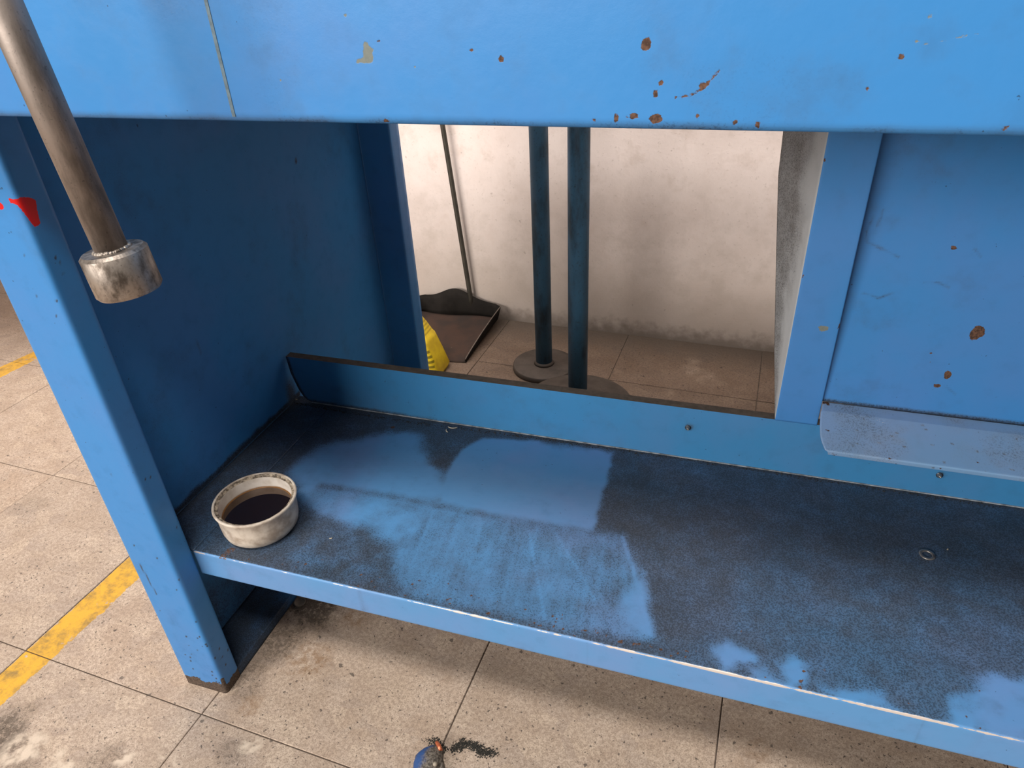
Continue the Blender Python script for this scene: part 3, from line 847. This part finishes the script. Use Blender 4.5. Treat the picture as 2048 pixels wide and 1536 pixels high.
lw = s.n.new('ShaderNodeTexCoord'); sx = s.n.new('ShaderNodeSeparateXYZ'); s.l(lw.outputs['Object'], sx.inputs[0])
rr_ = s.math('SQRT', s.math('ADD', s.math('MULTIPLY', sx.outputs[0], sx.outputs[0]), s.math('MULTIPLY', sx.outputs[1], sx.outputs[1])))
M['oil'] = s.set(s.mix(s.ramp(rr_, .0475, .0512), (.010, .004, .002), (.20, .085, .016)), .03, 0, spec=1.0)
s.b.inputs['IOR'].default_value = 1.62
s.b.inputs['Coat Weight'].default_value = .5; s.b.inputs['Coat Roughness'].default_value = .03; s.b.inputs['Specular Tint'].default_value = (1, .72, .55, 1)
bl = tag(empty('oil_bowl', (-.6228, .6180, ZS)), 'round off-white plastic bowl of dark used oil on the shelf', 'bowl')
zt = .0555
lathe('bowl', [(0, 0), (.040, 0), (.048, .002), (.0530, .008), (.0552, .016), (.0562, .030), (.0568, zt - .008), (.0592, zt - .0050), (.0602, zt - .002), (.0596, zt - .0003), (.0580, zt), (.0566, zt - .0006)], M['enamel'], bl, 96)
lathe('rim_groove', [(.0567, zt - .0006), (.0558, zt - .0034), (.0534, zt - .0042), (.0526, zt - .0034), (.0520, zt - .0040)], M['rim'], bl, 96)
lathe('bowl_lining', [(.0520, zt - .0040), (.0514, .044), (.0508, .030), (.047, .006), (0, .004)], M['inner'], bl, 96)
ol = lathe('oil', [(0, .0335), (.0493, .0335), (.0508, .0337), (.0512, .0341)], M['oil'], bl, 96)
ol['label'] = 'dark brown used oil'

# ------------------------------------------------------------------ two floor stands behind the machine
s = NT('chipped_blue_pole')
n = s.noise(26, 5, .65, s.pos((1, 1, .35))); n2 = s.noise(200, 3, .6)
c = s.mix(s.ramp(n, .42, .80), (.038, .122, .215), (.012, .024, .034))
c = s.mix(s.math('MULTIPLY', s.ramp(n2, .6, .7), .6), c, (.02, .024, .028))
M['pole'] = s.set(c, s.mixf(n, .38, .6), 0, n, .2, .001)
M['disc'] = flat('brown_iron_plate', (.085, .066, .055), .62, .25, 24, .35, 240, .3)
def stand(loc, r, pr, th, label, inner=False):
    t = tag(empty('pole_stand', loc), label, 'stand')
    lathe('base_disc', [(0, 0), (r, 0), (r + .001, .003), (r, th - .002), (r - .003, th), (0, th)], M['disc'], t, 72)
    if inner:
        lathe('base_ring', [(pr, th), (pr + .055, th + .0005), (pr + .060, th + .004), (pr + .057, th + .006), (pr, th + .006)], M['disc'], t, 64)
    lathe('pole', [(0, th), (pr, th), (pr, 1.02), (pr - .003, 1.025), (0, 1.025)], M['pole'], t, 40)
    lathe('foot_weld', [(pr - .001, th + (.006 if inner else 0)), (pr + .006, th + (.006 if inner else 0)), (pr + .003, th + .005 + (.006 if inner else 0)), (pr - .001, th + .009 + (.006 if inner else 0))], M['disc'], t, 40)
    return t
stand((-.4675, 1.629, 0), .087, .0228, .015, 'thinner dark blue pole on a small round iron base, left of the two')
stand((-.3300, 1.450, 0), .138, .0237, .020, 'thicker dark blue pole on a large round iron base, right of the two', True)

# ------------------------------------------------------------------ long handled dustpan against the wall
dp = tag(empty('dustpan', (-.80, 1.74, 0)), 'rusty brown long-handled dustpan lying against the wall', 'dustpan')
s = NT('rusty_sheet_metal')
n = s.noise(14, 5, .6); n2 = s.noise(160, 3, .6)
c = s.mix(s.ramp(n, .35, .7), (.066, .039, .030), (.042, .031, .027))
c = s.mix(s.math('MULTIPLY', s.ramp(s.noise(220, 1), .80, .83), .8), c, (.4, .36, .3))
M['rust'] = s.set(c, .85, 0, n2, .3, .001, .2)
M['dkpan'] = flat('black_pan_wall', (.018, .015, .013), .85, 0, 18, .4, spec=.15)
def pan():
    L = Vector((-.80, 1.74, 0))
    # outline of the pan floor (x, y), open edge towards the viewer
    nx, ny = 24, 24
    def fx(s, t):      # s 0..1 left-right, t 0..1 front-back
        xl = -.925 - .02 * t; xr = -.695 + .012 * t
        y = 1.600 + .26 * t - .018 * (1 - abs(2 * s - 1) ** 2) * (1 - t) + .012 * math.sin(s * 3) * (1 - t)
        return xl + (xr - xl) * s, y
    vs = []; fs = []
    for i in range(nx + 1):
        for j in range(ny + 1):
            s_, t = i / nx, j / ny
            x, y = fx(s_, t)
            z = .006 + .012 * t + .004 * math.sin(6 * s_ + 3 * t)
            vs.append((x - L.x, y - L.y, z))
    k = ny + 1
    for i in range(nx):
        for j in range(ny):
            fs.append((i * k + j, (i + 1) * k + j, (i + 1) * k + j + 1, i * k + j + 1))
    me = bpy.data.meshes.new('pan_floor'); me.from_pydata(vs, [], fs)
    o = link('pan_floor', me, M['rust'], dp, True); md = o.modifiers.new('t', 'SOLIDIFY'); md.thickness = .003; md.offset = -1
    # rim wall: front right -> back right -> back left -> front left
    path = [(1, j / ny) for j in range(ny + 1)] + [(1 - i / nx, 1) for i in range(1, nx + 1)] + [(0, 1 - j / ny) for j in range(1, ny + 1)]
    ws = []; rows = 5
    N = len(path)
    for q, (s_, t) in enumerate(path):
        x, y = fx(s_, t)
        z0 = .006 + .012 * t + .004 * math.sin(6 * s_ + 3 * t)
        if s_ == 1: h = .010 + .034 * t ** .8
        elif s_ == 0: h = .004 + .05 * t ** .8
        else: h = .042 + .040 * math.exp(-((s_ - .45) / .24) ** 2) + .012 * (1 - s_)
        ox = (.012 if s_ == 1 else -.012 if s_ == 0 else 0) * t; oy = .016 * (t == 1 and 0 < s_ < 1)
        for r in range(rows):
            f = r / (rows - 1)
            ws.append((x + ox * f - L.x, y + oy * f * f - L.y, z0 - .003 + h * f))
    wf = [(q * rows + r, (q + 1) * rows + r, (q + 1) * rows + r + 1, q * rows + r + 1) for q in range(N - 1) for r in range(rows - 1)]
    me = bpy.data.meshes.new('pan_wall'); me.from_pydata(ws, [], wf)
    o = link('pan_wall', me, M['dkpan'], dp, True); md = o.modifiers.new('t', 'SOLIDIFY'); md.thickness = .003; md.offset = 0
    # worn bright lip of the right wall
    rim = [Vector(ws[q * rows + rows - 1]) for q in range(ny + 1)]
    tube('worn_edge', rim, .0016, flat('worn_pan_edge', (.20, .16, .135), .5, .4), dp, 8)
    M['handle'] = flat('grey_brown_tube', (.070, .062, .050), .45, .5, 30, .3)
    p0 = Vector(aty(943, 607, 1.872)); p1 = Vector(aty(885, 250, 1.868))
    d = p1 - p0
    tube('handle', [p0 - L - d * .04, p0 - L + d * .04, p1 - L, p0 + d * 1.75 - L], [.0095, .0075, .0070, .0070], M['handle'], dp, 16)
pan()

# ------------------------------------------------------------------ yellow sack beside the rear of the leg
s = NT('yellow_printed_sack')
oc = s.objc(); x = s.n.new('ShaderNodeSeparateXYZ'); s.l(oc, x.inputs[0])
X, Y, Z = x.outputs
X = s.math('ADD', X, s.math('MULTIPLY', Z, .15))
n = s.noise(40, 3)
c = s.mix(s.ramp(n, .35, .7), (.78, .56, .02), (.66, .44, .02))
def band(v, a_, b_):
    return s.math('MULTIPLY', s.ramp(v, a_ - .0008, a_ + .0008), s.ramp(v, b_ - .0008, b_ + .0008, 1, 0))
per = s.math('FRACT', s.math('DIVIDE', Z, .0142))
bars = s.math('MULTIPLY', s.ramp(per, .28, .36), s.ramp(per, .80, .88, 1, 0))
m1 = s.math('MULTIPLY', s.math('MULTIPLY', bars, band(Z, .012, .088)), s.math('MAXIMUM', band(X, .0200, .0370), band(X, -.006, .0140)))
per2 = s.math('FRACT', s.math('DIVIDE', Z, .0085))
m1 = s.math('MULTIPLY', m1, s.ramp(Y, -.036, -.030, 1, 0))
m2 = s.math('MULTIPLY', s.math('MULTIPLY', s.ramp(per2, .5, .6), band(Z, .112, .150)), band(X, -.02, .022))
c = s.mix(s.math('MULTIPLY', s.math('ADD', m1, s.math('MULTIPLY', m2, .5), True), .82), c, (.11, .085, .012))
M['sack'] = s.set(c, .42, 0, s.noise(60, 3), .25, .002)
def sack():
    t = Vector((-.778, 1.545, 0))
    # rings: (z, xl, xr, yf, yb)
    R_ = [(0.0, -.13, .040, -.045, .045), (.012, -.135, .0455, -.050, .050), (.055, -.132, .029, -.050, .050), (.097, -.128, .0135, -.046, .048), (.104, -.127, .0105, -.041, .047),
          (.108, -.124, .006, -.034, .045), (.135, -.118, -.010, -.006, .038), (.163, -.110, -.026, .018, .028), (.167, -.108, -.030, .021, .025)]
    n = 40; vs = []
    for z, xl, xr, yf, yb in R_:
        cx, cy = (xl + xr) / 2, (yf + yb) / 2; hx, hy = (xr - xl) / 2, (yb - yf) / 2
        for i in range(n):
            a = 2 * math.pi * i / n; ca, sa = math.cos(a), math.sin(a)
            e = .34
            vs.append((cx + hx * math.copysign(abs(ca) ** e, ca), cy + hy * math.copysign(abs(sa) ** e, sa) , z + .0012 * math.sin(5 * a + z * 90)* (z > .003)))
    fs = [(q * n + i, q * n + (i + 1) % n, (q + 1) * n + (i + 1) % n, (q + 1) * n + i) for q in range(len(R_) - 1) for i in range(n)]
    fs += [tuple(range(n))[::-1], tuple((len(R_) - 1) * n + i for i in range(n))]
    me = bpy.data.meshes.new('sack'); me.from_pydata(vs, [], fs)
    o = link('yellow_sack', me, M['sack'], None, True); o.location = t
    tag(o, 'yellow printed packet standing on the floor behind the leg', 'packet')
sack()

# ------------------------------------------------------------------ small things
s_w = steel('washer_steel', (.34, .32, .30), (.18, .16, .15), .3)
p = atz(1854, 1110, ZS)
o = lathe('washer', [(.0058, .0002), (.0098, .0002), (.0102, .0008), (.0098, .0017), (.0066, .0017), (.0058, .0010), (.0058, .0002)], s_w, None, 40, (p[0], p[1], ZS))
tag(o, 'small flat steel washer lying on the grimy shelf', 'washer')
p = atz(600, 1205, 0)
o = lathe('coin_disc', [(0, .0003), (.0105, .0003), (.0112, .001), (.0108, .0022), (.0085, .0020), (.008, .0014), (0, .0014)], flat('dusty_disc', (.27, .22, .17), .6, .2), None, 36, (p[0], p[1] , 0))
tag(o, 'dusty round disc on the floor beside the foot plate', 'disc')

# crushed blue-grey scrap with a copper end, at the lower edge of the picture
sc = tag(empty('scrap_piece', (-.328, .500, 0)), 'crushed dirty blue and grey scrap with copper tip on the floor', 'scrap')
scm = NT('dirty_blue_scrap'); n = scm.noise(75, 4, .6); n2 = scm.noise(330, 3)
xx = scm.n.new('ShaderNodeSeparateXYZ'); scm.l(scm.objc(), xx.inputs[0])
gx = scm.math('ADD', xx.outputs[0], scm.math('MULTIPLY', scm.math('SUBTRACT', n, .5), .03))
cc = scm.mix(scm.ramp(gx, -.016, -.004), (.035, .085, .24), scm.mix(scm.ramp(n2, .4, .6), (.075, .062, .050), (.21, .18, .15)))
M['scrap'] = scm.set(cc, .55, 0, n2, .5, .0015)
def lump(name, rings, mat, parent, n=20, seed=1):
    rr = random.Random(seed); vs = []
    for (cx, cy, rx, h) in rings:
        for i in range(n):
            a = math.pi * i / (n - 1)
            k = 1 + rr.uniform(-.06, .06)
            vs.append((cx + rx * math.cos(a) * k, cy, .0006 + h * math.sin(a) * k))
    fs = [(q * n + i, q * n + i + 1, (q + 1) * n + i + 1, (q + 1) * n + i) for q in range(len(rings) - 1) for i in range(n - 1)]
    fs += [tuple(range(n)), tuple((len(rings) - 1) * n + i for i in range(n))[::-1]]
    fs += [(q * n, (q + 1) * n, (q + 1) * n + n - 1, q * n + n - 1) for q in range(len(rings) - 1)]
    me = bpy.data.meshes.new(name); me.from_pydata(vs, [], fs)
    b = bmesh.new(); b.from_mesh(me); bmesh.ops.recalc_face_normals(b, faces=b.faces); b.to_mesh(me); b.free()
    return link(name, me, mat, parent, True)
lump('body', [(.002, .0215, .006, .005), (.000, .018, .011, .009), (-.004, .010, .016, .012), (-.005, .0, .021, .015), (-.003, -.012, .022, .015), (.000, -.028, .019, .013), (.003, -.045, .015, .010), (.004, -.052, .010, .006)], M['scrap'], sc)
lump('arm', [(.012, .003, .004, .004), (.016, -.006, .006, .007), (.024, -.018, .007, .007), (.034, -.032, .006, .006), (.040, -.042, .004, .004)], M['scrap'], sc, 14, 5)
cp = NT('copper_tip'); n = cp.noise(160, 3)
M['copper'] = cp.set(cp.mix(cp.ramp(n, .4, .7), (.75, .20, .09), (.35, .09, .04)), .35, .4)
tube('copper_tip', [(-.003, .0232, .0075), (.003, .018, .0088), (.0085, .0125, .0090)], [.0026, .0034, .0030], M['copper'], sc, 14)
knob = bmesh.new(); bmesh.ops.create_icosphere(knob, subdivisions=2, radius=.0035)
for f in knob.faces: f.smooth = True
o = link('rivet', mesh_from_bm('rivet', knob), flat('pale_rivet', (.33, .28, .22), .5), sc); o.location = (.0105, -.012, .0155)

# black grit beside it: nobody could count it
def grit(name, pts, n, spread, size, mat, label, z, seed, parent=None):
    rr = random.Random(seed); vs = []; fs = []
    seg = []
    for i in range(n):
        t = rr.random() * (len(pts) - 1); a = int(t); f = t - a
        x = pts[a][0] * (1 - f) + pts[a + 1][0] * f + rr.gauss(0, spread); y = pts[a][1] * (1 - f) + pts[a + 1][1] * f + rr.gauss(0, spread)
        r = size * rr.uniform(.4, 1.5); b = len(vs); an = rr.random() * 6.3
        for k in range(5):
            q = an + k * 2 * math.pi / 5
            rk = r * rr.uniform(.6, 1.2)
            vs.append((x + rk * math.cos(q), y + rk * math.sin(q), z))
        vs.append((x + rr.uniform(-.3, .3) * r, y + rr.uniform(-.3, .3) * r, z + r * rr.uniform(.5, .9)))
        fs += [(b + k, b + (k + 1) % 5, b + 5) for k in range(5)]
    me = bpy.data.meshes.new(name); me.from_pydata(vs, [], fs)
    o = link(name, me, mat, parent); tag(o, label, 'grit', kind='stuff')
    return o
M['grit'] = flat('black_grit', (.022, .019, .014), .6)
pts = [tuple(atz(u, v, 0)[:2]) for u, v in ((905, 1500), (925, 1487), (950, 1492), (965, 1505), (990, 1505))]
grit('black_grit', pts, 900, .0035, .0011, M['grit'], 'black oily grit scattered on the floor beside the scrap', .0002, 4)
pts = [tuple(atz(u, v, 0)[:2]) for u, v in ((855, 1482), (875, 1480), (885, 1495), (890, 1500))]
grit('black_grit', pts, 260, .0028, .0010, M['grit'], 'black grit around the copper tip of the scrap', .0002, 5)
pts = [tuple(atz(u, v, ZS)[:2]) for u, v in ((590, 806), (700, 826), (860, 850), (1100, 880), (1400, 924), (2000, 1010))]
pts = [(x, min(y, YL - .006)) for x, y in pts]
gs = grit('shelf_grit', pts, 900, .0022, .0010, M['grit'], 'fine black grit along the back edge of the shelf', ZS + .0002, 6)

# pale curled shaving and dark crumb on the shelf
M['shave'] = flat('pale_shaving', (.55, .49, .38), .5, .1)
def flake(u, v, L_, w_, rz, cat, label, mat, name, group=None, z=ZS):
    p = atz(u, v, z)
    vs = []; K = 8
    for i in range(K):
        t = i / (K - 1) - .5
        a = t * 1.6
        for sgn in (-1, 1):
            vs.append((L_ * math.sin(a) / 1.6 * 1.2, L_ * (1 - math.cos(a)) * .5 + sgn * w_ * (1 - abs(t) * 1.2), .0006 + .0012 * abs(t) + (.0008 if sgn > 0 else 0)))
    fs = [(2 * i, 2 * i + 1, 2 * i + 3, 2 * i + 2) for i in range(K - 1)]
    me = bpy.data.meshes.new(name); me.from_pydata(vs, [], fs)
    o = link(name, me, mat, None, True); o.location = (p[0], p[1], z); o.rotation_euler = (0, 0, rz)
    md = o.modifiers.new('t', 'SOLIDIFY'); md.thickness = .0006; md.offset = 0
    tag(o, label, cat, group)
flake(905, 857, .016, .0012, .15, 'shaving', 'pale curled shaving at the back of the shelf', M['shave'], 'metal_shaving')
flake(893, 863, .009, .0011, -.9, 'shaving', 'short pale chip touching the curled shaving', M['shave'], 'metal_shaving')
flake(487, 894, .007, .0012, 1.2, 'shaving', 'pale chip standing in the seam behind the bowl', M['shave'], 'metal_shaving')
flake(515, 868, .004, .0010, .5, 'shaving', 'tiny pale chip in the seam nearest the corner', M['shave'], 'metal_shaving')
flake(593, 800, .004, .0012, 0, 'shaving', 'pale crumb in the dirty inner corner of the shelf', M['shave'], 'metal_shaving')
flake(1895, 1100, .003, .0008, 1.0, 'shaving', 'tiny bright chip to the right of the washer', M['shave'], 'metal_shaving')
flake(662, 1078, .004, .0006, .6, 'shaving', 'thin pale chip lying just right of the bowl', M['shave'], 'metal_shaving')
